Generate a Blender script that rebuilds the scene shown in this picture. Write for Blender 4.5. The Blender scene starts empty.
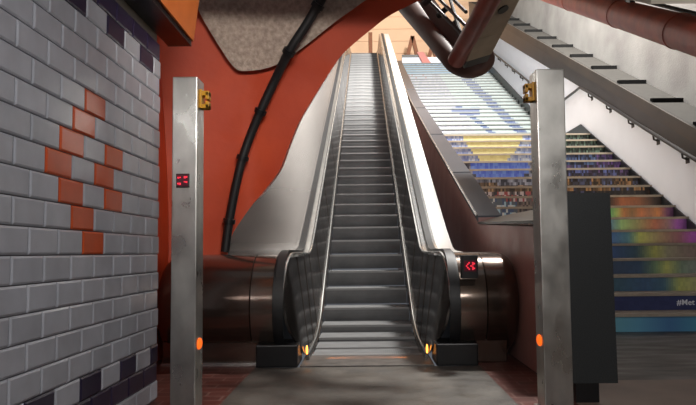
import bpy, bmesh, math, random
from mathutils import Vector, Matrix
random.seed(7)
S = bpy.context.scene
C = S.collection

# ------------------------------------------------------------------ camera
W, H, F = 696, 405, 602.0
VPX, VPY, ROLL, PITCH, HC = 366.0, 252.0, 0.010, 0.058, 0.95
PX, PY = VPX - ROLL * F * math.tan(PITCH), VPY - F * math.tan(PITCH)      # optical centre in the frame
cam = bpy.data.cameras.new('camera'); camo = bpy.data.objects.new('camera', cam); C.objects.link(camo)
cam.sensor_width = 36; cam.lens = F / W * 36
cam.shift_x = -(PX - W / 2) / W; cam.shift_y = (PY - H / 2) / W
cam.clip_start = .05; cam.clip_end = 200
camo.matrix_world = Matrix.Translation((0, 0, HC)) @ Matrix.Rotation(math.pi / 2 + PITCH, 4, 'X') @ Matrix.Rotation(-ROLL, 4, 'Z')
S.camera = camo
cR, sR, cP, sP = math.cos(ROLL), math.sin(ROLL), math.cos(PITCH), math.sin(PITCH)

def at(px, py, Y):
    """point at distance Y behind a spot of the photograph"""
    u, v = px - PX, py - PY
    u0 = u * cR - v * sR; v0 = u * sR + v * cR
    y = F * cP + v0 * sP; z = -v0 * cP + F * sP
    return Vector((u0 * Y / y, Y, HC + z * Y / y))

def px_of(p):
    d = p[1] * cP + (p[2] - HC) * sP; h = (p[2] - HC) * cP - p[1] * sP
    u0 = F * p[0] / d; v0 = -F * h / d
    return (PX + u0 * cR + v0 * sR, PY - u0 * sR + v0 * cR)

# --------------------------------------------------------------- materials
def mat(name, col, rough=.6, metal=0., noise=0., nscale=8., rvar=0., bump=0., bscale=60., emit=None, estr=0., spec=None,
        col2=None, stretch=None, coat=0.):
    m = bpy.data.materials.new(name); m.use_nodes = True
    nt = m.node_tree; b = nt.nodes['Principled BSDF']
    b.inputs['Base Color'].default_value = (*col, 1); b.inputs['Roughness'].default_value = rough
    b.inputs['Metallic'].default_value = metal
    if spec is not None: b.inputs['Specular IOR Level'].default_value = spec
    if coat: b.inputs['Coat Weight'].default_value = coat; b.inputs['Coat Roughness'].default_value = .12
    tc = nt.nodes.new('ShaderNodeTexCoord'); vec = tc.outputs['Object']
    if stretch:
        mp = nt.nodes.new('ShaderNodeMapping'); mp.inputs['Scale'].default_value = stretch
        nt.links.new(vec, mp.inputs['Vector']); vec = mp.outputs['Vector']
    if noise or col2:
        n = nt.nodes.new('ShaderNodeTexNoise'); n.inputs['Scale'].default_value = nscale; n.inputs['Detail'].default_value = 5
        nt.links.new(vec, n.inputs['Vector'])
        r = nt.nodes.new('ShaderNodeValToRGB'); r.color_ramp.elements[0].position = .3; r.color_ramp.elements[1].position = .7
        c2 = col2 or tuple(min(1, c * (1 + noise)) for c in col)
        c1 = col if col2 else tuple(c * (1 - noise) for c in col)
        r.color_ramp.elements[0].color = (*c1, 1); r.color_ramp.elements[1].color = (*c2, 1)
        nt.links.new(n.outputs['Fac'], r.inputs['Fac']); nt.links.new(r.outputs['Color'], b.inputs['Base Color'])
    if rvar:
        n = nt.nodes.new('ShaderNodeTexNoise'); n.inputs['Scale'].default_value = nscale * 1.3; n.inputs['Detail'].default_value = 4
        nt.links.new(vec, n.inputs['Vector'])
        mr = nt.nodes.new('ShaderNodeMapRange'); mr.inputs['From Min'].default_value = .3; mr.inputs['From Max'].default_value = .7
        mr.inputs['To Min'].default_value = max(.03, rough - rvar); mr.inputs['To Max'].default_value = min(1, rough + rvar)
        nt.links.new(n.outputs['Fac'], mr.inputs['Value']); nt.links.new(mr.outputs['Result'], b.inputs['Roughness'])
    if bump:
        n = nt.nodes.new('ShaderNodeTexNoise'); n.inputs['Scale'].default_value = bscale; n.inputs['Detail'].default_value = 4
        nt.links.new(vec, n.inputs['Vector'])
        bp = nt.nodes.new('ShaderNodeBump'); bp.inputs['Strength'].default_value = bump; bp.inputs['Distance'].default_value = .02
        nt.links.new(n.outputs['Fac'], bp.inputs['Height']); nt.links.new(bp.outputs['Normal'], b.inputs['Normal'])
    if emit:
        b.inputs['Emission Color'].default_value = (*emit, 1); b.inputs['Emission Strength'].default_value = estr
    return m

def srgb(r, g, b):
    f = lambda c: (c / 255 / 12.92) if c / 255 <= .04045 else ((c / 255 + .055) / 1.055) ** 2.4
    return (f(r), f(g), f(b))

M = {}
M['steel'] = mat('brushed_steel', (.50, .49, .46), .33, .95, noise=.18, nscale=7, rvar=.09, stretch=(1, 1, .6))
M['steel_side'] = mat('steel_edge', (.45, .44, .42), .3, .9, noise=.1)
M['black'] = mat('black_rubber', (.008, .008, .009), .5, 0, noise=.2, nscale=20)
M['blackplastic'] = mat('black_plastic', (.006, .006, .007), .35, 0)
M['drum'] = mat('bronze_steel', (.17, .12, .098), .14, .9, bump=.035, bscale=20, stretch=(30, .3, .3))
M['drum_side'] = mat('bronze_steel_section', (.25, .20, .17), .14, .9, bump=.03, bscale=20, stretch=(30, .3, .3))
M['inner'] = mat('dark_steel_panel', (.14, .13, .125), .2, .9, noise=.25, nscale=4, rvar=.06)
M['trim'] = mat('bright_trim', (.7, .7, .68), .25, .95)
M['deck'] = mat('satin_deck_lit', (.86, .84, .80), .3, .25, noise=.03, nscale=2)  # right deck, strong light put into a near-white base colour
M['deck_shade'] = mat('shaded_deck', (.165, .15, .142), .24, .5, noise=.05, nscale=2)  # left deck and its trim, weaker light put into a darker colour
M['clad'] = mat('dark_cladding', (.05, .035, .03), .5, .3, noise=.2)
M['step'] = mat('step_metal', (.15, .152, .155), .6, .1, noise=.15, nscale=6)
M['nose'] = mat('step_nosing', (.26, .26, .26), .4, .3)
M['comb'] = mat('comb_plate', (.11, .10, .092), .45, .5, noise=.3, nscale=9)
M['orange_paint'] = mat('orange_paint', srgb(182, 62, 32), .42, 0, col2=srgb(200, 74, 37), nscale=2.2, bump=.1, bscale=14, rvar=.1)
M['stucco'] = mat('grey_stucco', srgb(156, 138, 126), .9, 0, col2=srgb(196, 178, 164), nscale=26, bump=.5, bscale=40)
M['red_tube'] = mat('red_tube', srgb(128, 60, 46), .5, 0, col2=srgb(104, 46, 36), nscale=7)
M['red_pipe'] = mat('rust_red_pipe', srgb(178, 76, 50), .5, 0, col2=srgb(140, 58, 42), nscale=5)
M['brown_tube'] = mat('brown_tube', srgb(84, 56, 46), .6, 0, col2=srgb(70, 43, 34), nscale=6)
M['beige'] = mat('beige_panel', srgb(150, 132, 110), .6, 0, noise=.12, nscale=8)
M['maroon'] = mat('maroon_paint', srgb(166, 122, 114), .4, 0, col2=srgb(176, 132, 124), nscale=2.5, rvar=.08)
M['parapet'] = mat('grey_parapet', srgb(74, 76, 82), .34, .5, noise=.08, nscale=2)
M['coping'] = mat('black_coping', (.012, .012, .013), .35)
M['granite'] = mat('black_granite', (.011, .013, .014), .45, 0, col2=(.03, .034, .036), nscale=150)
M['white'] = mat('white_wall', srgb(228, 235, 246), .7, 0, noise=.02, nscale=2)
M['upper'] = mat('pale_upper_wall', srgb(176, 175, 172), .85, 0, col2=srgb(146, 144, 142), nscale=1.2, bump=.2, bscale=30)
M['skirt'] = mat('dark_skirting', (.016, .019, .022), .4, 0, noise=.2)
M['dark_steel'] = mat('dark_fascia', (.035, .033, .032), .4, .3, noise=.2, nscale=2)
M['deck_grey'] = mat('grey_deck', srgb(54, 52, 49), .8, 0, noise=.1, spec=.2)
M['fascia_trim'] = mat('fascia_band', srgb(48, 47, 46), .45, .1, col2=srgb(72, 65, 58), nscale=.8, spec=.35)
M['rail'] = mat('dark_rail', (.022, .02, .02), .35, .3)
M['stone'] = mat('stair_stone', srgb(112, 104, 96), .7, 0, noise=.2, nscale=7)
M['nosing'] = mat('stair_nosing', srgb(150, 140, 126), .55, 0, noise=.14, nscale=9)
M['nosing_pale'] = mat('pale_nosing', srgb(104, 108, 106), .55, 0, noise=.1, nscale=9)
M['matte_black'] = mat('matte_black', (.008, .008, .008), .9, 0, noise=.1, spec=.1)
M['yellow'] = mat('yellow_plastic', srgb(196, 140, 8), .45, 0, noise=.1)
M['amber'] = mat('amber_lens', (.9, .18, .02), .4, emit=(1, .13, .01), estr=1.15)
M['amber_hot'] = mat('amber_comb_lens', (.9, .3, .04), .4, emit=(1, .34, .05), estr=4)
M['led'] = mat('red_led', (.6, .01, .03), .4, emit=(1, .03, .06), estr=1.1)
M['led_dim'] = mat('dim_red_led', (.05, .0, .01), .3, emit=(.5, .0, .05), estr=.05)
M['peach'] = mat('peach_wall', srgb(226, 190, 158), .8, 0, noise=.05, nscale=1.2)
M['timber'] = mat('brown_timber', srgb(126, 72, 36), .6, 0, noise=.2, nscale=9)
M['pinkred'] = mat('pink_rail', srgb(206, 130, 122), .6)
M['sign_orange'] = mat('orange_sign_face', srgb(216, 118, 56), .38, 0, col2=srgb(200, 104, 44), nscale=5)
M['greyplain'] = mat('grey_soffit', srgb(170, 163, 150), .7, 0, noise=.06)
M['tunnel'] = mat('brown_soffit', srgb(186, 122, 106), .8, 0, noise=.08)
M['ceiling'] = mat('ceiling_paint', srgb(150, 142, 134), .9, 0, noise=.06)
M['ink'] = mat('dark_ink', srgb(44, 62, 120), .6)
M['lettering'] = mat('white_lettering', srgb(225, 228, 235), .6)
M['wire'] = mat('black_cable', (.02, .018, .016), .5)
M['lamp_face'] = mat('lamp_diffuser', (.8, .8, .78), .5, emit=(.95, .97, 1), estr=2.0)

def brick_floor(name, c1, c2, mortar, scale, bw, rh, ms=.02, rough=.4, rot=0):
    m = mat(name, c1, rough); nt = m.node_tree; b = nt.nodes['Principled BSDF']
    tc = nt.nodes.new('ShaderNodeTexCoord'); mp = nt.nodes.new('ShaderNodeMapping'); mp.inputs['Rotation'].default_value = (0, 0, rot)
    br = nt.nodes.new('ShaderNodeTexBrick'); br.inputs['Scale'].default_value = scale
    br.inputs['Color1'].default_value = (*c1, 1); br.inputs['Color2'].default_value = (*c2, 1); br.inputs['Mortar'].default_value = (*mortar, 1)
    br.inputs['Brick Width'].default_value = bw; br.inputs['Row Height'].default_value = rh; br.inputs['Mortar Size'].default_value = ms
    nt.links.new(tc.outputs['Object'], mp.inputs['Vector']); nt.links.new(mp.outputs['Vector'], br.inputs['Vector'])
    nt.links.new(br.outputs['Color'], b.inputs['Base Color'])
    return m
M['brick'] = brick_floor('red_brick_paving', srgb(92, 46, 38), srgb(72, 38, 32), srgb(112, 82, 74), 1, .24, .12, .008)
M['concrete'] = mat('worn_concrete', srgb(88, 83, 76), .5, 0, col2=srgb(60, 56, 52), nscale=3.2, rvar=.15, bump=.1, bscale=30)
M['slab'] = mat('dark_stone_floor', srgb(70, 67, 63), .5, 0, col2=srgb(50, 48, 47), nscale=2.4, stretch=(.6, 2.2, 1), rvar=.15)
M['slab_brown'] = mat('brown_stone_floor', srgb(112, 97, 86), .55, 0, col2=srgb(96, 82, 73), nscale=3)

def tile_mat(name, col, var=.08, rough=.28):
    m = mat(name, col, rough); nt = m.node_tree; b = nt.nodes['Principled BSDF']
    g = nt.nodes.new('ShaderNodeNewGeometry'); mr = nt.nodes.new('ShaderNodeMapRange')
    mr.inputs['To Min'].default_value = 1 - var; mr.inputs['To Max'].default_value = 1 + var
    tc = nt.nodes.new('ShaderNodeTexCoord'); n = nt.nodes.new('ShaderNodeTexNoise'); n.inputs['Scale'].default_value = 9; n.inputs['Detail'].default_value = 6
    nt.links.new(tc.outputs['Object'], n.inputs['Vector'])
    rm = nt.nodes.new('ShaderNodeMapRange'); rm.inputs['From Min'].default_value = .3; rm.inputs['From Max'].default_value = .7
    rm.inputs['To Min'].default_value = .9; rm.inputs['To Max'].default_value = 1.05
    nt.links.new(n.outputs['Fac'], rm.inputs['Value'])
    mul = nt.nodes.new('ShaderNodeMath'); mul.operation = 'MULTIPLY'
    nt.links.new(g.outputs['Random Per Island'], mr.inputs['Value']); nt.links.new(mr.outputs['Result'], mul.inputs[0]); nt.links.new(rm.outputs['Result'], mul.inputs[1])
    vm = nt.nodes.new('ShaderNodeVectorMath'); vm.operation = 'SCALE'; vm.inputs[0].default_value = col
    nt.links.new(mul.outputs['Value'], vm.inputs['Scale']); nt.links.new(vm.outputs['Vector'], b.inputs['Base Color'])
    return m
M['t_white'] = tile_mat('white_glazed_tile', srgb(186, 189, 198)); M['t_orange'] = tile_mat('orange_glazed_tile', srgb(214, 88, 34), .05)
M['t_navy'] = tile_mat('navy_glazed_tile', srgb(46, 38, 66), .1); M['grout'] = mat('grout', srgb(118, 116, 120), .8)

mm = bpy.data.materials.new('painted_mural'); mm.use_nodes = True
_a = mm.node_tree.nodes.new('ShaderNodeAttribute'); _a.attribute_name = 'mural'
_b = mm.node_tree.nodes['Principled BSDF']; _b.inputs['Roughness'].default_value = .5
mm.node_tree.links.new(_a.outputs['Color'], _b.inputs['Base Color']); M['mural'] = mm

# ------------------------------------------------------------ mesh helpers
def link(name, bm, m, parent=None, smooth=False):
    me = bpy.data.meshes.new(name)
    bmesh.ops.recalc_face_normals(bm, faces=bm.faces)
    if smooth:
        for f in bm.faces: f.smooth = True
    bm.to_mesh(me); bm.free()
    for x in (m if isinstance(m, (list, tuple)) else [m]): me.materials.append(x)
    o = bpy.data.objects.new(name, me); C.objects.link(o)
    if parent is not None:
        o.parent = parent; o.matrix_parent_inverse = parent.matrix_world.inverted()
    if smooth:
        try: me.set_sharp_from_angle(angle=math.radians(40))
        except Exception: pass
    return o

def thing(name, label, cat, loc, group=None):
    o = bpy.data.objects.new(name, None); C.objects.link(o); o.location = loc; o.empty_display_size = .1
    o.matrix_world = Matrix.Translation(loc); o['label'] = label; o['category'] = cat
    if group: o['group'] = group
    return o
def tag(o, label, cat, group=None):
    o['label'] = label; o['category'] = cat
    if group: o['group'] = group
    return o
def struct(o, label, cat='structure'):
    o['kind'] = 'structure'; o['label'] = label; o['category'] = cat
    return o

def box(bm, x0, x1, y0, y1, z0, z1, bev=0, mi=0):
    r = bmesh.ops.create_cube(bm, size=1)
    for v in r['verts']:
        v.co = Vector((x0 + (v.co.x + .5) * (x1 - x0), y0 + (v.co.y + .5) * (y1 - y0), z0 + (v.co.z + .5) * (z1 - z0)))
    fs = {f for v in r['verts'] for f in v.link_faces}
    for f in fs: f.material_index = mi
    if bev:
        es = list({e for v in r['verts'] for e in v.link_edges})
        bmesh.ops.bevel(bm, geom=es, offset=bev, segments=2, affect='EDGES', profile=.6)
def B(x0, x1, y0, y1, z0, z1, bev=0):
    bm = bmesh.new(); box(bm, x0, x1, y0, y1, z0, z1, bev); return bm

def prism(bm, pts, vec, mi=0):
    """polygon pts (3-D) extruded by vec"""
    vec = Vector(vec)
    a = [bm.verts.new(p) for p in pts]; b = [bm.verts.new(Vector(p) + vec) for p in pts]; n = len(pts)
    fs = [bm.faces.new(a), bm.faces.new(b[::-1])]
    for i in range(n): fs.append(bm.faces.new((a[i], b[i], b[(i + 1) % n], a[(i + 1) % n])))
    for f in fs: f.material_index = mi

def tube(bm, pts, r, seg=14, cap=True):
    pts = [Vector(p) for p in pts]; n = len(pts); rr = r if isinstance(r, (list, tuple)) else [r] * n
    up = Vector((.13, .31, .94)); rings = []
    for i, p in enumerate(pts):
        t = (pts[min(i + 1, n - 1)] - pts[max(i - 1, 0)]).normalized()
        u = t.cross(up).normalized(); up = u.cross(t).normalized()
        rings.append([bm.verts.new(p + rr[i] * (math.cos(a) * u + math.sin(a) * up)) for a in [2 * math.pi * k / seg for k in range(seg)]])
    for i in range(n - 1):
        for k in range(seg):
            bm.faces.new((rings[i][k], rings[i][(k + 1) % seg], rings[i + 1][(k + 1) % seg], rings[i + 1][k]))
    if cap: bm.faces.new(rings[0][::-1]); bm.faces.new(rings[-1])

def curve_pts(pts, n):
    """smooth (Catmull-Rom) resampling"""
    pts = [Vector(p) for p in pts]; P = [2 * pts[0] - pts[1]] + pts + [2 * pts[-1] - pts[-2]]; out = []
    k = len(pts) - 1
    for i in range(n):
        s = i / (n - 1) * k; j = min(int(s), k - 1); t = s - j
        a, b, c, d = P[j:j + 4]
        out.append(.5 * ((2 * b) + (c - a) * t + (2 * a - 5 * b + 4 * c - d) * t * t + (3 * b - a - 3 * c + d) * t ** 3))
    return out

def shell(bm, rows, thick):
    """grid of points given a real thickness along its normals"""
    nr, nc = len(rows), len(rows[0])
    def nrm(i, j):
        a = rows[min(i + 1, nr - 1)][j] - rows[max(i - 1, 0)][j]; b = rows[i][min(j + 1, nc - 1)] - rows[i][max(j - 1, 0)]
        n = a.cross(b); n.normalize()
        return n if n.y > 0 else -n
    A = [[bm.verts.new(p) for p in r] for r in rows]
    D = [[bm.verts.new(rows[i][j] + nrm(i, j) * thick) for j in range(nc)] for i in range(nr)]
    for i in range(nr - 1):
        for j in range(nc - 1):
            bm.faces.new((A[i][j], A[i][j + 1], A[i + 1][j + 1], A[i + 1][j])); bm.faces.new((D[i][j], D[i + 1][j], D[i + 1][j + 1], D[i][j + 1]))
    for i in range(nr - 1):
        for j in (0, nc - 1): bm.faces.new((A[i][j], A[i + 1][j], D[i + 1][j], D[i][j]))
    for j in range(nc - 1):
        for i in (0, nr - 1): bm.faces.new((A[i][j], A[i][j + 1], D[i][j + 1], D[i][j]))

def ribbon(bm, path, x0, x1, t):
    """solid band following a (Y,z) path between x0 and x1, t thick below its outer side"""
    n = len(path); rings = []
    for i, (y, z) in enumerate(path):
        a = Vector(path[max(i - 1, 0)]); b = Vector(path[min(i + 1, n - 1)]); d = (b - a).normalized(); nx, nz = d.y, -d.x
        rings.append([bm.verts.new((x, yy, zz)) for x, yy, zz in ((x0, y, z), (x1, y, z), (x1, y + nx * t, z + nz * t), (x0, y + nx * t, z + nz * t))])
    for i in range(n - 1):
        for k in range(4): bm.faces.new((rings[i][k], rings[i][(k + 1) % 4], rings[i + 1][(k + 1) % 4], rings[i + 1][k]))
    bm.faces.new(rings[0]); bm.faces.new(rings[-1][::-1])

def strip(bm, A, Bp, t):
    """solid sheet between two 3-D polylines, thickness t in X away from the centre"""
    sx = 1 if A[0][0] > 0 else -1; n = len(A); R = []
    for i in range(n):
        a, b = Vector(A[i]), Vector(Bp[i]); o = Vector((sx * t, 0, 0))
        R.append([bm.verts.new(p) for p in (a, b, b + o, a + o)])
    for i in range(n - 1):
        for k in range(4): bm.faces.new((R[i][k], R[i][(k + 1) % 4], R[i + 1][(k + 1) % 4], R[i + 1][k]))
    bm.faces.new(R[0]); bm.faces.new(R[-1][::-1])

# ------------------------------------------------------------ the tiled wall
XW, YE, TH, TL = -1.372, 4.0, .1175, .2353
def tiled_wall():
    bm = bmesh.new(); box(bm, XW - .16, XW - .012, -2.4, YE, 0, HC + 12 * TH, 0, 3)
    orange = {0: [2.90], 1: [2.783], 2: [2.665, 3.136], 3: [2.547, 3.018], 4: [2.665, 3.136], 5: [2.783], 6: [2.90]}
    g, c = .0028, .009
    for i in range(-8, 12):
        z0 = HC + i * TH; z1 = z0 + TH
        if i == -8: z0 = max(z0, .0)
        off = 2.335 + (TL / 2 if i % 2 == 0 else 0)
        for n in range(-20, 12):
            y0 = off + n * TL; y1 = y0 + TL
            if y1 < -2.3 or y0 > YE - .02: continue
            y1 = min(y1, YE)
            mi = 0
            if any(abs(y0 - .023 - q) < .03 for q in orange.get(i, [])): mi = 1
            if i in (-7, 11): mi = 2
            if i == -6 and n % 2 == 0: mi = 2
            if i == 10 and n % 2 == 1: mi = 2
            a = [(y0 + g, z0 + g), (y1 - g, z0 + g), (y1 - g, z1 - g), (y0 + g, z1 - g)]
            b = [(y0 + g + c, z0 + g + c), (y1 - g - c, z0 + g + c), (y1 - g - c, z1 - g - c), (y0 + g + c, z1 - g - c)]
            if y1 - y0 < .05: continue
            va = [bm.verts.new((XW - .013, *p)) for p in a]; vb = [bm.verts.new((XW - .005, *p)) for p in a]; vc = [bm.verts.new((XW, *p)) for p in b]
            fs = [bm.faces.new(vc)]
            for k in range(4):
                q = (k + 1) % 4
                fs += [bm.faces.new((va[k], va[q], vb[q], vb[k])), bm.faces.new((vb[k], vb[q], vc[q], vc[k]))]
            for f in fs: f.material_index = mi
    return link('wall_left', bm, [M['t_white'], M['t_orange'], M['t_navy'], M['grout']])
struct(tiled_wall(), 'white bevelled tile wall with orange tile diamond and navy stepped borders', 'wall')
struct(link('trim_1', B(XW - .16, XW - .03, -2.4, YE, HC + 12 * TH, 3.0), M['greyplain']), 'plain grey band above the tiled wall', 'trim')

# ------------------------------------------------------------------- floors
struct(link('floor', B(-.93, .93, -2.4, 5.06, -.2, 0), M['concrete']), 'worn concrete floor strip leading to the escalator', 'floor')
bm = bmesh.new(); box(bm, -3.2, -.93, -2.4, 6.4, -.2, 0); box(bm, .93, 1.3, -2.4, 6.4, -.2, 0)
struct(link('floor_brick', bm, M['brick']), 'dark red brick paving beside the concrete strip', 'floor')
struct(link('floor_stone', B(1.3, 7.5, 4.45, 7.6, -.2, 0), M['slab']), 'dark worn stone floor at the foot of the painted stairs', 'floor')
struct(link('floor_brown', B(1.3, 7.5, -2.4, 4.45, -.2, 0), M['slab_brown']), 'brownish stone floor in front of the darker stone', 'floor')

# --------------------------------------------------- orange vault and stucco
def DV(px, py):
    h = max(0., (262 - py) / 262.); w = max(0., min(1., (250 - px) / 100.))
    return 6.02 - .62 * h ** 1.6 - .42 * w * (1 - .5 * min(1, h))
A = [(228, 300), (228, 262), (230, 239), (250, 208), (265, 190), (279, 171), (288, 148), (299, 122), (309, 105), (319, 89), (338, 60), (350, 47), (373, 28), (389, 16), (408, 6), (432, -5), (465, -18), (520, -36), (600, -52), (720, -66)]
L = [(130, 300), (130, 262), (130, 240), (130, 215), (130, 195), (130, 170), (130, 150), (130, 125), (130, 100), (130, 75), (130, 40), (132, 0), (140, -40), (170, -75), (215, -95), (270, -110), (340, -125), (430, -135), (560, -150), (720, -160)]
Ac = curve_pts([(*p, 0) for p in A], 60); Lc = curve_pts([(*p, 0) for p in L], 60)
rows = []
for a, l in zip(Ac, Lc):
    r = []
    for k in range(25):
        u = k / 24; p = l.lerp(a, u); r.append(at(p.x, p.y, DV(p.x, p.y)))
    rows.append(r)
bm = bmesh.new(); shell(bm, rows, .2)
struct(link('wall_arch', bm, M['orange_paint'], smooth=True), 'orange painted vault and arch edge around the escalator opening', 'wall')
Sb = curve_pts([(*p, 0) for p in [(190, -25), (197, 5), (204, 21), (221, 49), (233, 66), (243, 71), (268, 68), (288, 58), (310, 42), (335, 22), (352, 10), (366, 0), (392, -16), (430, -36)]], 44)
St = curve_pts([(*p, 0) for p in [(188, -60), (200, -95), (240, -102), (300, -115), (360, -126), (432, -90)]], 44)
rows = []
for a, l in zip(Sb, St):
    rows.append([at(p.x, p.y, DV(p.x, p.y) - .09 - .10 * (k / 12)) for k in range(13) for p in [a.lerp(l, k / 12)]])
bm = bmesh.new(); shell(bm, rows, .075)
struct(link('ceiling_stucco', bm, M['stucco'], smooth=True), 'rough grey stucco panel on the orange vault', 'ceiling')
struct(link('ceiling', B(-1.6, 5.6, -2.4, 4.2, 3.02, 3.2), M['ceiling']), 'low ceiling over the waiting area', 'ceiling')
struct(link('wall_rear', B(-1.6, 7.5, -2.6, -2.4, -.2, 3.2), M['ceiling']), 'wall behind the viewer', 'wall')

bm = bmesh.new(); box(bm, -2.05, -1.86, 3.9, 6.3, -.2, 3.0); box(bm, -1.9, -1.5, 6.16, 6.3, -.2, .94)
struct(link('wall_recess', bm, M['orange_paint']), 'orange wall of the recess behind the tiled wall', 'wall')

# black conduit over the vault
cp = thing('conduit_pipe', 'long black conduit pipe with clamps running down the orange vault', 'pipe', at(227, 250, 5.8))
pp = [(334, -22), (318, 5), (305, 27), (290, 50), (276, 78), (262, 108), (251, 134), (242, 160), (235, 190), (229, 222), (225, 252)]
path = curve_pts([at(x, y, DV(x, y) - (.20 if y < 70 else .12)) for x, y in pp], 40)
bm = bmesh.new(); tube(bm, path, .043, 12); link('pipe', bm, M['black'], cp, True)
for x, y in ((319, 4), (290, 50), (262, 108), (243, 157), (229, 222)):
    i = min(range(40), key=lambda k: (Vector(px_of(path[k])) - Vector((x, y))).length); i = max(1, min(38, i))
    t = (path[i + 1] - path[i - 1]).normalized(); bm = bmesh.new(); tube(bm, [path[i] - t * .022, path[i] + t * .022], .06, 12)
    box(bm, path[i].x - .016, path[i].x + .016, path[i].y, path[i].y + .13, path[i].z - .016, path[i].z + .016)
    link('clamp', bm, M['blackplastic'], cp, True)

# ------------------------------------------------------------- the escalator
esc = thing('escalator', 'long steel escalator with black handrails climbing through the orange arch', 'escalator', (0, 5.05, 0))
SL, ZT = .52, 9.05
zlow = {0: .913, -1: .70, -2: .498, -3: .296, -4: .142, -5: .062, -6: .02, -7: .006}
def step_mesh(h):
    bm = bmesh.new()
    box(bm, -.5, .5, .012, .405, -.045, 0, 0, 0)
    box(bm, -.5, .5, -.004, .014, -.022, .003, 0, 1)
    # curved ribbed riser
    n = 5; prev = None
    for k in range(n + 1):
        t = k / n; y = .006 + .05 * t * t; z = -.022 - (h - .02) * t
        cur = [bm.verts.new((-.5, y, z)), bm.verts.new((.5, y, z)), bm.verts.new((.5, y + .02, z)), bm.verts.new((-.5, y + .02, z))]
        if prev:
            for q in range(4): bm.faces.new((prev[q], prev[(q + 1) % 4], cur[(q + 1) % 4], cur[q]))
        prev = cur
    for k in range(-24, 25):   # tread cleats
        box(bm, k * .02 - .005, k * .02 + .005, .015, .4, -.002, .006, 0, 0)
    return bm
proto = None
for j in range(-7, 40):
    y = 8.33 + .4 * j; z = zlow.get(j, .915 + .208 * j)
    if z > ZT - .35: z = ZT - .35 * math.exp(-(z - (ZT - .35)) / .35)
    if proto is None:
        proto = link('step', step_mesh(.19), [M['step'], M['nose']], esc); o = proto
    else:
        o = proto.copy(); C.objects.link(o); o.parent = esc; o.matrix_parent_inverse = proto.matrix_parent_inverse
    o.location = (0, y, z)
link('comb_plate', B(-.56, .56, 5.06, 5.56, -.12, .012, .004), M['comb'], esc)
bm = bmesh.new()
for k in range(-27, 28): box(bm, k * .02 - .005, k * .02 + .005, 5.55, 5.64, .0, .014)
link('comb_teeth', bm, M['nose'], esc)
link('landing_plate', B(-.95, .95, 24.1, 27.5, ZT - .3, ZT), M['comb'], esc)

CY, CZ, R0 = 5.54, .485, .455
def arc(a0, a1, r, n=14): return [(CY + r * math.cos(math.radians(a0 + (a1 - a0) * k / n)), CZ + r * math.sin(math.radians(a0 + (a1 - a0) * k / n))) for k in range(n + 1)]
def top_tail(dz):
    Yk = 6.85; pts = [(6.1, CZ + R0 + dz), (6.5, CZ + R0 + dz), (6.7, CZ + R0 + .015 + dz), (6.86, CZ + R0 + .05 + dz), (7.05, CZ + R0 + .13 + dz)]
    zz = lambda Y: CZ + R0 + .01 + SL * (Y - Yk) + dz
    Y = 7.4
    while Y < 22.6: pts.append((Y, zz(Y))); Y += .8
    Y1 = 23.0; pts += [(23.0, zz(23.0)), (23.4, zz(23.38)), (23.8, zz(23.7)), (24.3, zz(23.9)), (26.6, zz(23.95))]
    return pts
def ztop(Y):
    if Y < CY: return CZ + math.sqrt(max(0, R0 * R0 - (Y - CY) ** 2))
    pts = [(CY, CZ + R0)] + top_tail(0)
    for (a, za), (b, zb) in zip(pts, pts[1:]):
        if a <= Y <= b: return za + (zb - za) * (Y - a) / (b - a)
    return pts[-1][1]
def zbot(Y):
    if Y < CY: lo = CZ - math.sqrt(max(0, R0 * R0 - (Y - CY) ** 2))
    else: lo = 0
    k = .95 + SL * (Y - 8.4) + .05
    base = .035
    s = k if k > .42 else max(base, .42 * math.exp((k - .42) / .30))
    s = min(s, ZT + .03)
    return max(lo, s)
YS = [CY - R0 + .004, CY - R0 + .02, 5.13, 5.18, 5.25, 5.33, 5.42, 5.54, 5.7, 5.9, 6.1, 6.3, 6.5, 6.7, 6.86, 7.05, 7.25, 7.4] + [7.8 + .8 * k for k in range(19)] + [22.6, 23.0, 23.4, 23.8, 24.3, 25.5, 26.5]
def xin(Y, up):
    t = max(0, min(1, (6.3 - Y) / 1.2)); top = .625 + .085 * t; bot = .535 + .02 * t
    if Y < 5.3: bot += .13 * ((5.3 - Y) / .22) ** 1.5
    return top if up else bot
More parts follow.
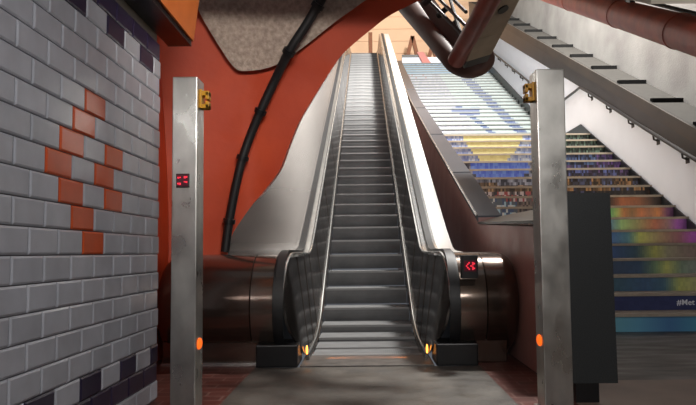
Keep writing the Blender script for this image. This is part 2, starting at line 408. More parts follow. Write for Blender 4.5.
for s in (-1, 1):
    # inner balustrade panel with bright edges
    P1 = [(s * xin(Y, 1), Y, ztop(Y)) for Y in YS]; P0 = [(s * xin(Y, 0), Y, zbot(Y)) for Y in YS]
    bm = bmesh.new(); strip(bm, P0, P1, .02)
    pan = link('balustrade_panel', bm, M['inner'], esc, True)
    bm = bmesh.new(); tube(bm, [Vector(p) + Vector((-s * .004, 0, .0)) for p in P0[6:]], .013, 8); link('skirt_trim', bm, M['trim'], pan, True)
    bm = bmesh.new(); tube(bm, [Vector(p) + Vector((-s * .002, 0, .002)) for p in P1], .012, 8); link('top_trim', bm, M['trim'], pan, True)
    for Y in (5.75, 6.15, 6.6, 7.4, 9.0, 11, 13, 15, 17, 19, 21):
        bm = bmesh.new(); a, b = Vector((s * xin(Y, 1), Y, ztop(Y))), Vector((s * xin(Y, 0), Y, zbot(Y))); o = Vector((-s * .003, 0, 0))
        tube(bm, [a + o, b + o], .0025, 6); link('panel_joint', bm, M['clad'], pan)
    i0, i1 = sorted((s * .632, s * .705)); bm = bmesh.new(); ribbon(bm, [(5.62, CZ + R0 - .006)] + top_tail(-.004), i0, i1, .02); link('inner_deck', bm, M['trim' if s > 0 else 'steel_side'], esc, True)
    skn = [(s * .505, Y, zbot(Y) - .02) for Y in YS[5:]]; sk2 = [(s * .505, Y, zbot(Y) - .32) for Y in YS[5:]]
    bm = bmesh.new(); strip(bm, skn, sk2, .03); link('skirt_panel', bm, M['inner'], esc)
    # rubber handrail round the newel
    hx0, hx1 = sorted((s * .70, s * .77))
    bm = bmesh.new(); ribbon(bm, arc(262, 90, R0 + .035, 22) + top_tail(.035), hx0, hx1, .045)
    link('handrail', bm, M['black'], esc, True)
    nx0, nx1 = sorted((s * .714, s * .79))
    bm = bmesh.new(); ribbon(bm, arc(262, 90, R0 + .012, 22) + [(5.9, CZ + R0 + .012)], nx0, nx1, .06); link('newel_band', bm, M['black'], esc, True)
    # outer sloped deck
    xo = .985 if s > 0 else 1.66
    d0, d1 = sorted((s * .77, s * xo))
    bm = bmesh.new(); ribbon(bm, [(5.62, CZ + R0 - .03)] + top_tail(-.0)[0:1] + top_tail(.012)[1:], d0, d1, .03)
    dk = link('outer_deck', bm, M['deck' if s > 0 else 'deck_shade'], esc, True)
    t0, t1 = sorted((s * .77, s * .80))
    bm = bmesh.new(); ribbon(bm, top_tail(.028), t0, t1, .03); link('deck_trim', bm, M['trim' if s > 0 else 'deck_shade'], dk, True)
    # cladding below the deck
    tl = top_tail(-.03); c0 = s * (xo - .03)
    bm = bmesh.new(); strip(bm, [(c0, y, z) for y, z in tl], [(c0, y, max(.0, z - 1.9)) for y, z in tl], .02); link('side_cladding', bm, M['clad'], esc)
    # round steel drum housing
    x0, x1, seam = (.79, 1.312, 1.02) if s > 0 else (.79, 1.80, .985)
    def drum(xa, xb, endround):
        bm = bmesh.new(); prof = [(xa, R0 - .005)] + [(xa + .004, R0)] + ([(xb - .13 + .13 * math.sin(a), R0 - .13 + .13 * math.cos(a)) for a in [k * math.pi / 16 for k in range(9)]] if endround else [(xb - .004, R0), (xb, R0 - .005)])
        rings = []
        for x, r in prof: rings.append([bm.verts.new((s * x, CY + r * math.cos(a), CZ + r * math.sin(a))) for a in [2 * math.pi * k / 48 for k in range(48)]])
        for p, q in zip(rings, rings[1:]):
            for k in range(48): bm.faces.new((p[k], p[(k + 1) % 48], q[(k + 1) % 48], q[k]))
        bm.faces.new(rings[0]); bm.faces.new(rings[-1][::-1]); return bm
    dr = link('drum_housing', drum(seam, x1, True), M['drum'], esc, True)
    link('drum_collar', drum(x0, seam - .004, False), M['drum_side'], dr, True)
    pa, pb = sorted((s * .93, s * (1.2 if s > 0 else 1.75)))
    link('drum_plinth', B(pa, pb, 5.2, 5.85, 0, .2, .01), M['drum'], esc)
    if s < 0: link('base_strip', B(-1.75, -.93, 5.17, 5.2, .0, .022), M['trim'], esc)
    ca, cb = sorted((s * .716, s * .775)); bm = bmesh.new()
    prism(bm, [(ca, y, z) for y, z in arc(262, 90, R0 - .02, 22)] + [(ca, 6.4, CZ + R0 - .02), (ca, 6.4, .02)], (cb - ca, 0, 0)); link('newel_cheek', bm, M['black'], esc)
    na, nb = sorted((s * .575, s * .925))
    link('newel_base', B(na, nb, 5.05, 5.4, 0, .185, .012), M['blackplastic'], esc)
    # amber comb lamp in the skirt
    bm = bmesh.new(); bmesh.ops.create_uvsphere(bm, u_segments=12, v_segments=8, radius=1)
    for v in bm.verts: v.co = Vector((s * .533 + v.co.x * .010, 5.40 + v.co.y * .02, .085 + v.co.z * .045))
    link('comb_lamp', bm, M['amber_hot'], esc, True)
# red display on the right drum
dx0, dx1 = .80, .935
dp = link('direction_display', B(dx0, dx1, 5.04, 5.14, .72, .915, .006), M['blackplastic'], esc)
bm = bmesh.new()
cx, cz = (dx0 + dx1) / 2, .825
for ax, az in ((-.03, 0), (-.02, .014), (-.02, -.014), (-.008, .026), (-.008, -.026), (.022, .026), (.022, .01), (.022, -.01), (.022, -.026), (.034, .02), (.034, -.02), (.008, 0)):
    box(bm, cx + ax - .0055, cx + ax + .0055, 5.034, 5.041, cz + az - .0055, cz + az + .0055)
link('led_arrow', bm, M['led'], dp)
link('led_field', B(cx - .05, cx + .05, 5.0375, 5.041, cz - .045, cz + .045), M['led_dim'], dp)

# ---------------------------------------------------------------- gate posts
def post(x0, x1, yf, ztop_, side, label):
    t = thing('gate_post', label, 'post', ((x0 + x1) / 2, yf + .08, 0), 'steel posts before the escalator')
    bm = B(x0, x1, yf, yf + .155, 0, ztop_, .006); link('body', bm, M['steel'], t)
    link('foot_plate', B(x0 - .02, x1 + .02, yf - .02, yf + .175, 0, .02, .004), M['steel_side'], t)
    xs = x1 if side > 0 else x0
    # yellow hook shaped bracket: plate and two prongs
    zb = ztop_ - .125
    bm = bmesh.new(); a, b = sorted((xs, xs + side * .014)); box(bm, a, b, yf + .045, yf + .115, zb - .055, zb + .06, .003)
    a, b = sorted((xs, xs + side * .055)); box(bm, a, b, yf + .05, yf + .11, zb - .055, zb - .03, .003); box(bm, a, b, yf + .05, yf + .11, zb + .022, zb + .052, .004)
    a, b = sorted((xs + side * .035, xs + side * .055)); box(bm, a, b, yf + .05, yf + .11, zb + .0, zb + .045, .003); box(bm, a, b, yf + .05, yf + .11, zb - .055, zb - .012, .003)
    link('yellow_bracket', bm, M['yellow'], t)
    bm = bmesh.new(); bmesh.ops.create_uvsphere(bm, u_segments=14, v_segments=8, radius=1)
    for v in bm.verts: v.co = Vector((xs + v.co.x * .016, yf + .075 + v.co.y * .045, .415 + v.co.z * .035))
    link('sensor_lamp', bm, M['amber'], t, True)
    return t
pl = post(-1.148, -1.000, 3.55, 2.01, 1, 'steel gate post with red arrow display, beside the tiled wall')
pr = post(1.03, 1.197, 3.55, 2.035, -1, 'steel gate post without display, in front of the black stone panel')
cx, cz = -1.080, 1.383
d = link('direction_display', B(cx - .039, cx + .039, 3.538, 3.556, cz - .041, cz + .041, .002), M['blackplastic'], pl)
link('led_field', B(cx - .033, cx + .033, 3.536, 3.5385, cz - .035, cz + .035), M['led_dim'], d)
bm = bmesh.new()
for sx_, sz_ in ((-1, .6), (1, .75), (-1, -.75), (1, -.4)):
    for k in range(2): box(bm, cx + sx_ * (.024 - .010 * k) - .005, cx + sx_ * (.024 - .010 * k) + .005, 3.533, 3.5365, cz + sz_ * .026 - .004 + .003 * k * (1 if sx_ * sz_ < 0 else -1), cz + sz_ * .026 + .005)
link('led_arrow', bm, M['led'], d)

# ------------------------------------------------------ divider wall and caps
XD = 1.315
prof = [(4.6, 1.17), (7.0, 1.30), (7.01, 1.36), (11.5, 3.1), (16.7, 5.18), (20.6, 6.95), (24.0, 8.5), (25.0, 9.0)]
bm = bmesh.new(); prism(bm, [(XD, y, z - (.04 if y < 7.005 else .02)) for y, z in prof] + [(XD, 25.0, -.2), (XD, 4.6, -.2)], (.255, 0, 0))
struct(link('wall_divider', bm, M['maroon']), 'maroon wall between the escalator and the painted stairs', 'wall')
bm = bmesh.new(); pts = prof[2:]
prism(bm, [(XD - .012, y, z) for y, z in pts] + [(XD - .012, y, z - .07) for y, z in pts[::-1]], (.28, 0, 0))
par = thing('parapet_cap', 'sloping grey metal parapet cap along the top of the maroon wall', 'parapet', (XD, 6, 1.29))
link('cap_panel', bm, M['parapet'], par)
bm = bmesh.new(); tube(bm, [Vector((XD - .02, y, z + .005)) for y, z in pts], .014, 8); link('edge_strip', bm, M['trim'], par, True)
for y in (9.0, 12.0, 15.4, 18.5):
    bm = bmesh.new(); z = [za + (zb - za) * (y - a) / (b - a) for (a, za), (b, zb) in zip(prof, prof[1:]) if a <= y <= b][0]; box(bm, XD - .016, XD + .266, y - .008, y + .008, z - .06, z + .006); link('joint_strip', bm, M['blackplastic'], par)
bm = bmesh.new(); va = [bm.verts.new(p) for p in ((XD - .012, 4.6, 1.155), (XD - .012, 4.6, 1.18), (XD + .268, 4.6, 1.315), (XD + .268, 4.6, 1.155), (XD - .012, 7.0, 1.262), (XD - .012, 7.0, 1.282), (XD + .268, 7.0, 1.355), (XD + .268, 7.0, 1.262))]
for f in ((0, 1, 2, 3), (7, 6, 5, 4), (0, 4, 5, 1), (1, 5, 6, 2), (2, 6, 7, 3), (3, 7, 4, 0)): bm.faces.new([va[k] for k in f])
tag(link('coping_stone', bm, M['coping']), 'black coping stone on the low level end of the maroon wall', 'coping')
sp = thing('stone_panel', 'tall black speckled granite panel behind the right steel post', 'panel', (1.42, 3.8, 0))
bm = bmesh.new(); prism(bm, [(1.262, 3.80, .12), (1.56, 3.80, .12), (1.55, 3.80, 1.31), (1.272, 3.80, 1.31)], (0, .055, 0)); link('slab', bm, M['granite'], sp)
link('foot', B(1.30, 1.445, 3.81, 3.86, 0, .12), M['blackplastic'], sp)

# ------------------------------------------------------------------- stairs
XR, XL = 5.0, XD + .27
RZ, RY = .207, .385
noses = [(7.0 + RY * (k - 1), RZ * k) for k in range(1, 18)]
LAND = 15.4; zL = noses[-1][1]
noses += [(LAND + RY * (k - 1), zL + RZ * k) for k in range(1, 27)]
rng = random.Random(3)
def hsh(a, b): return random.Random(a * 7919 + b * 104729 + 5).random()
def mix(a, b, t): t = max(0, min(1, t)); return tuple(x + (y - x) * t for x, y in zip(a, b))
def ramp(x, st):
    if x <= st[0][0]: return st[0][1]
    for (a, ca), (b, cb) in zip(st, st[1:]):
        if x <= b: return mix(ca, cb, (x - a) / (b - a))
    return st[-1][1]
def mural(px, py, k, c, up):
    r = hsh(k * 2 + up, c // 2); r2 = hsh(k * 3 + 1 + up, c); r3 = hsh(k + 40, c // 3)
    if k > 17:                                # upper flight
        if py < 74.5:
            return mix((172, 216, 244), (132, 190, 236), r * .6 + (.5 if px > 435 else 0))
        if py < 80 and px < 432: return mix((198, 210, 228), (214, 168, 176), 1 if r > .75 else 0)
        left = 418 + (py - 75) * .62 + 22
        base = mix((206, 226, 218), (190, 214, 214), r)
        if px < left: base = mix((178, 182, 204), (206, 204, 214), r)
        d1 = px - (468 + (py - 80) * 1.02); d2 = px - (466 + (py - 112) * 1.25)
        if abs(d1) < 4.2 + 3 * r2: base = mix((70, 96, 168), (120, 140, 180), r2)
        if py > 106 and abs(d2) < 3.5: base = mix((64, 92, 164), (110, 130, 176), r2)
        if 108 < py < 114 and 452 < px < 480: base = (96, 116, 176)
        return base
    if px < 545:
        if py < 163 and k >= 13:
            w = (py - 133) / 30
            xl, xr = 462 + 22 * max(0, w) ** 1.6, 523 - 20 * max(0, w) ** 2
            if xl < px < xr: return mix((222, 214, 140), (212, 198, 124), r)
            return mix((88, 110, 184), (176, 188, 206), r2)
        e = ((px - 500) / 30) ** 2 + ((py - 168) / 12) ** 2
        if py < 184 and e < 1: return mix((52, 84, 226), (96, 140, 236), r2)
        if py < 184: return mix((44, 48, 66), (150, 158, 186), r2 ** 1.6)
        if py < 192: return mix((58, 46, 38), (190, 150, 104), r2 ** 2)
        if py < 200: return [(176, 70, 74), (60, 58, 66), (196, 182, 186), (104, 92, 94)][int(r2 * 4)]
        if py < 215 and px < 518: return [(150, 196, 220), (60, 84, 130), (196, 206, 204), (84, 98, 112)][int(r2 * 4)]
        return mix((48, 44, 48), (140, 120, 110), r2)
    if k >= 9:
        if py < 152: return mix((22, 34, 34), (96, 132, 112), r2 ** 2.2)
        if py < 166: return mix((30, 34, 60), (126, 78, 190) if px > 597 else (80, 116, 190), r2 ** 1.2)
        if py < 176: return mix((34, 30, 44), (92, 112, 206) if r3 > .4 else (110, 76, 150), r2 ** 1.3)
        if py < 190: return mix((40, 30, 24), (190, 134, 76) if r3 > .35 else (84, 104, 176), r2 ** 1.6)
        return mix((26, 24, 28), (66, 72, 130) if px < 596 else (70, 54, 44), r2 ** 2.5)
    t = {8: [(610, (70, 48, 36)), (622, (190, 96, 50)), (640, (150, 84, 48)), (655, (70, 54, 46)), (690, (44, 40, 40))],
         7: [(611, (104, 190, 100)), (618, (176, 190, 84)), (624, (208, 120, 56)), (632, (150, 108, 60)), (641, (214, 116, 60)), (650, (170, 106, 72)), (658, (224, 130, 54)), (668, (128, 66, 120)), (680, (90, 50, 110))],
         6: [(611, (84, 140, 170)), (622, (150, 200, 110)), (636, (156, 160, 90)), (655, (196, 100, 66)), (668, (150, 106, 110)), (678, (168, 70, 196)), (690, (120, 60, 150))],
         5: [(611, (60, 110, 190)), (628, (70, 140, 160)), (640, (196, 206, 84)), (652, (180, 168, 96)), (668, (168, 124, 100)), (680, (160, 90, 110)), (692, (190, 70, 206))],
         4: [(611, (54, 90, 160)), (636, (54, 96, 120)), (655, (206, 212, 90)), (668, (176, 170, 130)), (690, (156, 130, 120))],
         3: [(611, (62, 84, 120)), (640, (52, 88, 130)), (656, (120, 160, 110)), (667, (210, 216, 96)), (682, (130, 160, 130)), (700, (150, 160, 150))],
         2: [(611, (54, 104, 124)), (645, (56, 96, 144)), (664, (60, 110, 140)), (680, (200, 208, 96)), (700, (190, 190, 120))],
         1: [(611, (62, 92, 170)), (700, (48, 74, 150))]}.get(k)
    if k == 0: return ramp(px, [(611, (90, 170, 190)), (640, (76, 156, 196)), (670, (56, 116, 176)), (700, (60, 150, 186))])
    if k == 1: return mix((40, 52, 112), (34, 44, 100), r)
    return mix(ramp(px, t), (30, 40, 50), .12 * r2)
st = thing('staircase', 'wide painted staircase with a mural on its risers, right of the escalator', 'staircase', (3.2, 7, 0))
# solid stepped body
prof_s = [(noses[0][0] - .0, -.2)]
y_prev, z_prev = noses[0][0], 0
poly = [(noses[0][0] + .02, -.2)]
for (y, z) in noses: poly += [(y + .02, z_prev), (y + .02, z - .035)]; z_prev = z - .035
poly += [(27.5, z_prev), (27.5, -.2)]
bm = bmesh.new(); prism(bm, [(XL, y, z) for y, z in poly], (XR - XL, 0, 0)); link('flight', bm, M['stone'], st)
for i, (y, z) in enumerate(noses):
    last = i == len(noses) - 1
    yn = noses[i + 1][0] if not last else y + 3.
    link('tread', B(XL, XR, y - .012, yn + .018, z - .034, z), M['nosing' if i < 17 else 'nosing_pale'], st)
    z0 = noses[i - 1][1] if i else 0
    zt = z - .036; n = 72 if i < 17 else 90; xa, xb = XL, XR
    bm = bmesh.new(); n = 110; NR = 3
    cells = []
    vs = [[bm.verts.new((xa + (xb - xa) * q / n, y + .008, z0 + (zt - z0) * r / NR)) for q in range(n + 1)] for r in range(NR + 1)]
    vb = [[bm.verts.new((xa + (xb - xa) * q / n, y + .019, zz)) for q in (0, n)] for zz in (z0, zt)]
    for r in range(NR):
        for q in range(n): bm.faces.new((vs[r][q], vs[r][q + 1], vs[r + 1][q + 1], vs[r + 1][q]))
    bm.faces.new((vb[0][0], vb[1][0], vb[1][1], vb[0][1])); bm.faces.new([*vs[0][::-1], vb[0][0], vb[0][1]]); bm.faces.new([*vs[NR], vb[1][1], vb[1][0]])
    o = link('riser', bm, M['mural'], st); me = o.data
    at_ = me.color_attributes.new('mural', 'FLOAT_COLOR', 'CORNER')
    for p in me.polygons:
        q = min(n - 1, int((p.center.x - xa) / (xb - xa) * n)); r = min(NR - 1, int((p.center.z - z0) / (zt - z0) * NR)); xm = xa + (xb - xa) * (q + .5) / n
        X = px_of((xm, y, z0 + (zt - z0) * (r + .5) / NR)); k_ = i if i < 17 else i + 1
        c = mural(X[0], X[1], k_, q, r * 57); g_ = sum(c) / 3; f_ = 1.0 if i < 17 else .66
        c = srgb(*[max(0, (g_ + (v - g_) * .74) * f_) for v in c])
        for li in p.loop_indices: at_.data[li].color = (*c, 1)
# lettering on the second riser, dark letters at the very top
cu = bpy.data.curves.new('lettering', 'FONT'); cu.body = '#Met'; cu.size = .096; cu.extrude = .003; cu.space_character = 1.05; cu.offset = .001
to = bpy.data.objects.new('tmp', cu); C.objects.link(to); bpy.context.view_layer.update()
me = bpy.data.meshes.new_from_object(to.evaluated_get(bpy.context.evaluated_depsgraph_get())); C.objects.unlink(to); bpy.data.objects.remove(to)
lt = bpy.data.objects.new('lettering', me); C.objects.link(lt); me.materials.append(M['lettering'])
y2 = noses[1][0]; P = at(677, 305, y2)
lt.matrix_world = Matrix.Translation((P.x, y2 + .003, P.z)) @ Matrix.Rotation(math.pi / 2 + PITCH, 4, 'X')
lt.parent = st; lt.matrix_parent_inverse = st.matrix_world.inverted()

# skirting, right wall, rails
def sk(dz): return [(6.9, dz)] + [(7.0, RZ * .0 + dz + .07)] + [(noses[16][0] + .0, zL + dz + .0), (LAND - .2, zL + dz), (noses[-1][0], noses[-1][1] + dz), (27.4, noses[-1][1] + dz)]
low = [(6.3, -.1), (7.0, -.1), (noses[16][0], zL - .3), (LAND, zL - .3), (noses[-1][0], noses[-1][1] - .3), (27.4, noses[-1][1] - .3)]
hi = [(6.3, .12), (6.95, .14), (13.75, 3.84), (LAND - .1, 3.84), (noses[-1][0] - .1, noses[-1][1] + .24), (27.4, noses[-1][1] + .24)]
bm = bmesh.new(); prism(bm, [(XR - .03, y, z) for y, z in low + hi[::-1]], (.025, 0, 0)); struct(link('baseboard_right', bm, M['skirt']), 'dark skirting following the stairs along the white wall', 'baseboard')
# white wall up to the sloped fascia of the upper deck
def line_at(p1, p2, X):   # image line -> (Y,z) pairs on the plane x = X
    out = []
    for (x, y) in (p1, p2):
        Y = 1.0
        for _ in range(30):
            v = at(x, y, Y); Y *= X / v.x
        out.append((Y, at(x, y, Y).z))
    return out
(f1, g1) = line_at((690, 150.5), (503, 39), XR)       # fascia bottom
(f2, g2) = line_at((696, 126.6), (519, 28.6), XR)     # fascia top / deck edge
def ext(a, b, Y): return a[1] + (b[1] - a[1]) * (Y - a[0]) / (b[0] - a[0])
Y0, Y1 = 5.2, 27.5
fb = lambda Y: ext(f1, g1, Y)
ft = lambda Y: ext(f2, g2, Y)
bm = bmesh.new(); prism(bm, [(XR, Y0, -.2), (XR, Y1, -.2), (XR, Y1, fb(Y1) + .3), (XR, Y0, fb(Y0) + .3)], (.2, 0, 0)); struct(link('wall_right', bm, M['white']), 'white wall beside the painted stairs', 'wall')
XU = XR * 1.115
dkk = thing('sloped_deck', 'sloping grey metal deck with stop bars and dark fascia above the white wall', 'deck', (XR, 8, ft(8)))
bm = bmesh.new(); prism(bm, [(XR - .08, Y, z) for Y, z in ((Y0, fb(Y0)), (Y0, ft(Y0)), (Y1, ft(Y1)), (Y1, fb(Y1)))], (.06, 0, 0)); link('fascia', bm, M['dark_steel'], dkk)
bm = bmesh.new(); prism(bm, [(XR - .09, Y, z) for Y, z in ((Y0, ft(Y0) - .22), (Y0, ft(Y0) + .012), (Y1, ft(Y1) + .012), (Y1, ft(Y1) - .22))], (.03, 0, 0)); link('fascia_trim', bm, M['fascia_trim'], dkk)
bm = bmesh.new(); prism(bm, [(XR - .06, Y, z) for Y, z in ((Y0, ft(Y0) - .05), (Y0, ft(Y0)), (Y1, ft(Y1)), (Y1, ft(Y1) - .05))], (XU - XR + .06, 0, 0)); link('deck_panel', bm, M['deck_grey'], dkk)
for k in range(13):
    Y = 7.7 + 1.33 * k
    bm = bmesh.new(); z = ft(Y); prism(bm, [(XR + .0, Y - .05, z - .03), (XR + .0, Y - .05, z + .055), (XR + .0, Y + .05, z + .075), (XR + .0, Y + .05, z - .01)], (XU - XR - .04, 0, 0)); link('stop_bar', bm, M['matte_black'], dkk)
bm = bmesh.new(); prism(bm, [(XU, Y0, ft(Y0) - .3), (XU, Y1, ft(Y1) - .3), (XU, Y1, 16.5), (XU, Y0, ft(Y0) + 4.2)], (.2, 0, 0)); struct(link('wall_upper', bm, M['upper']), 'pale upper wall above the sloping deck', 'wall')
# handrail
hr = thing('handrail', 'dark wall handrail with brackets beside the painted stairs', 'handrail', (XR, 7.5, 1))
xh = XR - .09
def on_wall(px, py):
    Y = 1.0
    for _ in range(40): Y *= xh / at(px, py, Y).x
    return at(px, py, Y)
HP = [on_wall(*p) for p in ((700, 162.5), (647, 130), (590, 93), (580, 87.5), (568, 99), (538, 89), (497, 56), (480, 42))]
a, b, c3 = HP[3], HP[4], HP[5]
HP = [HP[0] + (HP[0] - HP[1]) * .9] + HP[:4] + [Vector((xh, 15.6, HP[3].z))] + HP[5:]
bm = bmesh.new(); tube(bm, HP, .03, 10); link('rail', bm, M['rail'], hr, True)
def rail_at(Y):
    for p, q in zip(HP, HP[1:]):
        if p.y <= Y <= q.y: return p.lerp(q, (Y - p.y) / (q.y - p.y))
for px_ in (682, 653, 628, 606, 588):
    p = min((rail_at(7.6 + .02 * k) for k in range(400)), key=lambda q: abs(px_of(q)[0] - px_))
    bm = bmesh.new(); tube(bm, [p, p + Vector((.01, 0, -.1)), p + Vector((.085, 0, -.13))], .017, 8); box(bm, XR - .012, XR - .001, p.y - .05, p.y + .05, p.z - .19, p.z - .08); link('bracket', bm, M['rail'], hr)
for px_ in (528, 520, 512, 505, 498):
    p = min((rail_at(15.7 + .02 * k) for k in range(500) if rail_at(15.7 + .02 * k)), key=lambda q: abs(px_of(q)[0] - px_))
    bm = bmesh.new(); tube(bm, [p, p + Vector((.01, 0, -.1)), p + Vector((.085, 0, -.13))], .02, 8); box(bm, XR - .012, XR - .001, p.y - .05, p.y + .05, p.z - .19, p.z - .08); link('bracket', bm, M['rail'], hr)

# ---------------------------------------------------------------- upper hall
ZU = noses[-1][1]
bm = bmesh.new(); box(bm, -6, 9, 29.6, 29.9, 6, 20)
for k in range(14): box(bm, -6, 9, 29.57, 29.61, 9.0 + k * .62, 9.03 + k * .62)
struct(link('wall_back', bm, M['peach']), 'peach panelled wall of the upper hall', 'wall')
struct(link('floor_upper', B(-3, 7, 27.4, 29.7, ZU - .3, ZU), M['stone']), 'floor of the upper hall', 'floor')
def strut(xl, xm, xr, yb, yt, Y, label):
    bm = bmesh.new()
    a, t, b = at(xl, yb, Y), at(xm, yt, Y), at(xr, yb, Y)
    t_ = thing('timber_trestle', label, 'trestle', ((a.x + b.x) / 2, Y, a.z), 'timber trestles in the upper hall')
    for p in (a, b):
        d = (t - p).normalized(); p = p - d * ((p.z - ZU) / d.z)
        bm = bmesh.new(); d = (t - p).normalized(); w = Vector((d.z, 0, -d.x)) * .09
        prism(bm, [p - w, p + w, t + w, t - w], (0, .18, 0)); link('leg', bm, M['timber'], t_)
strut(406, 412.5, 419, 62, 36, 28.2, 'brown A-shaped timber trestle nearer the escalator top')
strut(428, 432.5, 438, 62, 44, 28.4, 'brown A-shaped timber trestle beyond the hanging red tubes')
p = at(370.5, 55, 27.0); tag(link('timber_column', B(p.x - .09, p.x + .09, 26.9, 27.1, ZU - .05, at(370, 33, 27).z, .01), M['timber']), 'thin brown column standing at the top of the escalator', 'column')
p = at(402, 66, 27.3); q = at(480, 66, 27.3)
gr = thing('guard_rail', 'low white guard panel with pink band at the top of the stairs', 'railing', (p.x, 27.3, ZU))
link('panel', B(p.x, q.x, 27.2, 27.3, ZU - .02, at(410, 58, 27.3).z), M['white'], gr)
link('dark_cap', B(p.x, p.x + 1.0, 27.18, 27.32, at(410, 58, 27.3).z, at(410, 55.5, 27.3).z), M['rail'], gr)
bm = bmesh.new(); a = at(417, 52, 27.1); b = at(428, 65, 27.1); prism(bm, [a, a + Vector((.3, 0, 0)), b + Vector((.2, 0, 0)), b - Vector((.2, 0, 0))], (0, .08, 0)); link('pink_band', bm, M['pinkred'], gr)
# dark lettering strip on the topmost riser
bm = bmesh.new(); yy = noses[-1][0]; p0 = at(411, 69, yy)
for k, wd in enumerate((.12, .10, .14, .08, .10, .10, .12, .1)):
    x = p0.x + k * .165; zc = noses[-1][1] - .12
    box(bm, x, x + .035, yy + .0, yy + .009, zc - .05, zc + .05); box(bm, x, x + wd, yy + .0, yy + .009, zc + (.02 if k % 2 else -.05), zc + (.05 if k % 2 else -.02))
link('dark_lettering', bm, M['ink'], st)

# left tunnel wall and unseen brown soffit, sized to shade the lower steps
struct(link('wall_tunnel', B(-1.95, -1.67, 6.4, 29.6, -.2, 13), M['upper']), 'pale wall left of the escalator', 'wall')

bm = bmesh.new(); prism(bm, [(-2.2, 6.15, 5.6), (1.75, 6.15, 5.6), (1.75, 9.6, 7.2), (-.3, 11.5, 8.1), (-2.2, 11.5, 8.1)], (0, -.1, .25))
struct(link('ceiling_shade', bm, M['tunnel']), 'unseen brown sloping soffit shaped to shade the foot of the escalator', 'ceiling')

# ---------------------------------------------- hanging red tube frame, pipe
hg = thing('hanging_tube_frame', 'hanging frame of red tubes around a beige panel below the vault', 'ceiling frame', at(470, 40, 5.3))
pa = curve_pts([at(386, -22, 8.2), at(408, 6, 7.3), at(430, 32, 6.4), at(447, 54, 5.8), at(456, 66, 5.65), at(469, 70.5, 5.62), at(481, 67, 5.62), at(487, 59, 5.6), at(483, 48, 5.56)], 46)
bm = bmesh.new(); tube(bm, pa, [.14 - .065 * min(1, i / 24) for i in range(46)], 16); link('brown_tube', bm, M['brown_tube'], hg, True)
bm = bmesh.new(); tube(bm, curve_pts([at(456, 61, 5.3), at(464, 46, 5.1), at(482, 14, 4.6), at(502, -24, 4.15), at(527, -74, 3.72)], 16), .078, 16); link('red_tube', bm, M['red_tube'], hg, True)
a, b = at(479, 58, 5.25), at(544, -76, 3.8); ax = (b - a).normalized(); sd = Vector((1, .1, .38)).normalized(); sd = (sd - ax * sd.dot(ax)).normalized(); nn = ax.cross(sd).normalized()
if nn.y < 0: nn = -nn
def slab(p, q, hw, th, m, name):
    bm = bmesh.new(); prism(bm, [p - sd * hw, p + sd * hw, q + sd * hw, q - sd * hw], nn * th); return link(name, bm, m, hg)
slab(a, a.lerp(b, .21), .125, .14, M['beige'], 'beige_panel'); slab(a.lerp(b, .216), b, .125, .14, M['beige'], 'beige_panel')
slab(a - ax * .11, a - ax * .002, .12, .13, M['blackplastic'], 'dark_end')
dl = a.lerp(b, .44); bm = bmesh.new(); tube(bm, [dl - nn * .012, dl + nn * .01], .045, 14); link('dark_fitting', bm, M['blackplastic'], hg)
for q0, q1 in (((418, -10), (462, 34)), ((428, -12), (466, 26)), ((440, -14), (466, 12)), ((446, -14), (462, 38))):
    bm = bmesh.new(); tube(bm, [at(*q0, 6.4), at(*q1, 5.4)], .018, 8); link('cable', bm, M['wire'], hg)
for q0, q1 in (((424, 4), (432, -4)), ((438, 16), (447, 8)), ((450, 28), (458, 20))):
    bm = bmesh.new(); tube(bm, [at(*q0, 6.1), at(*q1, 6.0)], .03, 8); link('cable_tray_rung', bm, M['wire'], hg)
bm = bmesh.new(); q = [at(404, -20, 7.2), at(420, -20, 7.0), at(460, 34, 5.75), at(452, 52, 5.8)]; prism(bm, q, (0, .05, .02)); link('back_plate', bm, M['brown_tube'], hg)
rp = thing('red_pipe', 'thick rust-red pipe running up along the right wall', 'pipe', at(696, 36, 5))
p0, p1 = at(712, 41, 4.8), at(545, -8, 10.5)
bm = bmesh.new(); tube(bm, [p0 + (p0 - p1) * .24, p1], .155, 24); link('pipe', bm, M['red_pipe'], rp, True)
for t in (.10, .36, .7):
    p = p0.lerp(p1, t); dd = (p1 - p0).normalized(); bm = bmesh.new(); tube(bm, [p - dd * .03, p + dd * .03], .162, 24); link('pipe_joint', bm, M['red_pipe'], rp, True)
p = p0.lerp(p1, .30); bm = bmesh.new(); box(bm, p.x - .03, p.x + .03, p.y - .05, p.y + .05, p.z + .12, p.z + .7); link('hanger', bm, M['blackplastic'], rp)
a, b = at(712, 18, 5.4), at(560, -20, 10.8); bm = bmesh.new(); tube(bm, [a, b], .022, 10); tag(link('ceiling_conduit', bm, M['wire']), 'thin black conduit above the rust-red pipe', 'conduit')
bm = bmesh.new(); d_ = Vector((0, 0, .34)); q0 = p0.lerp(p1, -.05) + d_; q1 = p0.lerp(p1, .8) + d_
prism(bm, [(2.2, q0.y, q0.z), (5.45, q0.y, q0.z), (5.45, q1.y, q1.z), (2.2, q1.y, q1.z)], (0, -.05, .12))
struct(link('ceiling_slope', bm, M['greyplain']), 'grey sloping ceiling above the rust-red pipe', 'ceiling')

# ------------------------------------------------------ sign box at the left
sg = thing('overhead_sign', 'black framed overhead sign box with orange face at the top left', 'sign', (-1.3, 3, 2.42))
link('frame', B(-1.39, -1.225, 1.0, 4.2, 2.42, 2.95, .004), M['blackplastic'], sg)
bm = bmesh.new(); prism(bm, [(-1.222, 4.19, 2.455), (-1.207, 4.19, 2.455), (-1.145, 4.19, 2.95), (-1.222, 4.19, 2.95)], (0, -3.1, 0)); link('orange_face', bm, M['sign_orange'], sg)

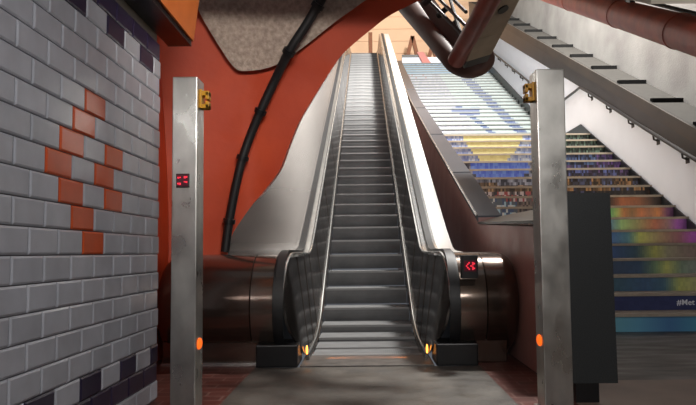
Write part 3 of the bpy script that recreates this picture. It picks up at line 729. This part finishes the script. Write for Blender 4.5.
# ------------------------------------------------------------------- lights
def area(name, loc, target, sx, sy, e, col):
    l = bpy.data.lights.new(name, 'AREA'); l.shape = 'RECTANGLE'; l.size = sx; l.size_y = sy; l.energy = e; l.color = col
    o = bpy.data.objects.new(name, l); C.objects.link(o); o.location = loc
    o.rotation_euler = (Vector(target) - Vector(loc)).to_track_quat('-Z', 'Y').to_euler(); return o
area('hall_skylight', (4.7, 10.5, 12.6), (.6, 15, 4.6), 1.0, 2.0, 5000, (1, .97, .92))
area('hall_lamp', (1.5, 25.5, 15), (1.5, 29, 10), 4, 2, 170, (1, .86, .70))
area('stair_light', (2.6, 10.5, 9.8), (4.6, 13, 4), 2.0, 2, 150, (1, .98, .98))
area('waiting_lamp', (.1, 1.4, 2.98), (.1, 1.4, 0),   .5, 2.4, 4, (.95, .96, 1))
area('front_fill', (.5, -1.6, 2.85), (-.4, 6, 2.0), 2.6, .4, 104, (1, .97, .95))  # added fill behind the camera, no fixture there
al = area('arch_fill', (-.1, 2.4, 2.96), (-1.4, 5.9, 1.9), .9, .25, 11, (1, .93, .84)); al.data.spread = math.radians(70)  # added fill that brightens the orange vault
area('stair_foot_light', (3.6, 3.2, 2.98), (3.6, 6.5, .6), 2.0, .4, 30, (1, .97, .95))  # unseen area light aimed at the lower risers
al = area('escalator_fill', (4.7, 11.2, 12.6), (0, 16, 5.0), 1.0, 1.6, 480, (1, .97, .92)); al.data.spread = math.radians(60)  # added beam beside the skylight, lifts the upper steps
for s in (-1, 1):
    l = bpy.data.lights.new('comb_glow', 'SPOT'); l.energy = 60; l.color = (1, .27, .04); l.shadow_soft_size = .008; l.spot_size = math.radians(24); l.spot_blend = 1; l.specular_factor = .15
    o = bpy.data.objects.new('comb_glow', l); C.objects.link(o); o.location = (s * .515, 5.40, .075)
    o.rotation_euler = (Vector((s * .20, 5.42, .0)) - Vector(o.location)).to_track_quat('-Z', 'Y').to_euler()
w = bpy.data.worlds.new('world'); S.world = w; w.use_nodes = True
w.node_tree.nodes['Background'].inputs['Color'].default_value = (.78, .84, .95, 1); w.node_tree.nodes['Background'].inputs['Strength'].default_value = .14
S.view_settings.view_transform = 'Standard'; S.view_settings.look = 'None'; S.view_settings.exposure = 0; S.view_settings.gamma = 1
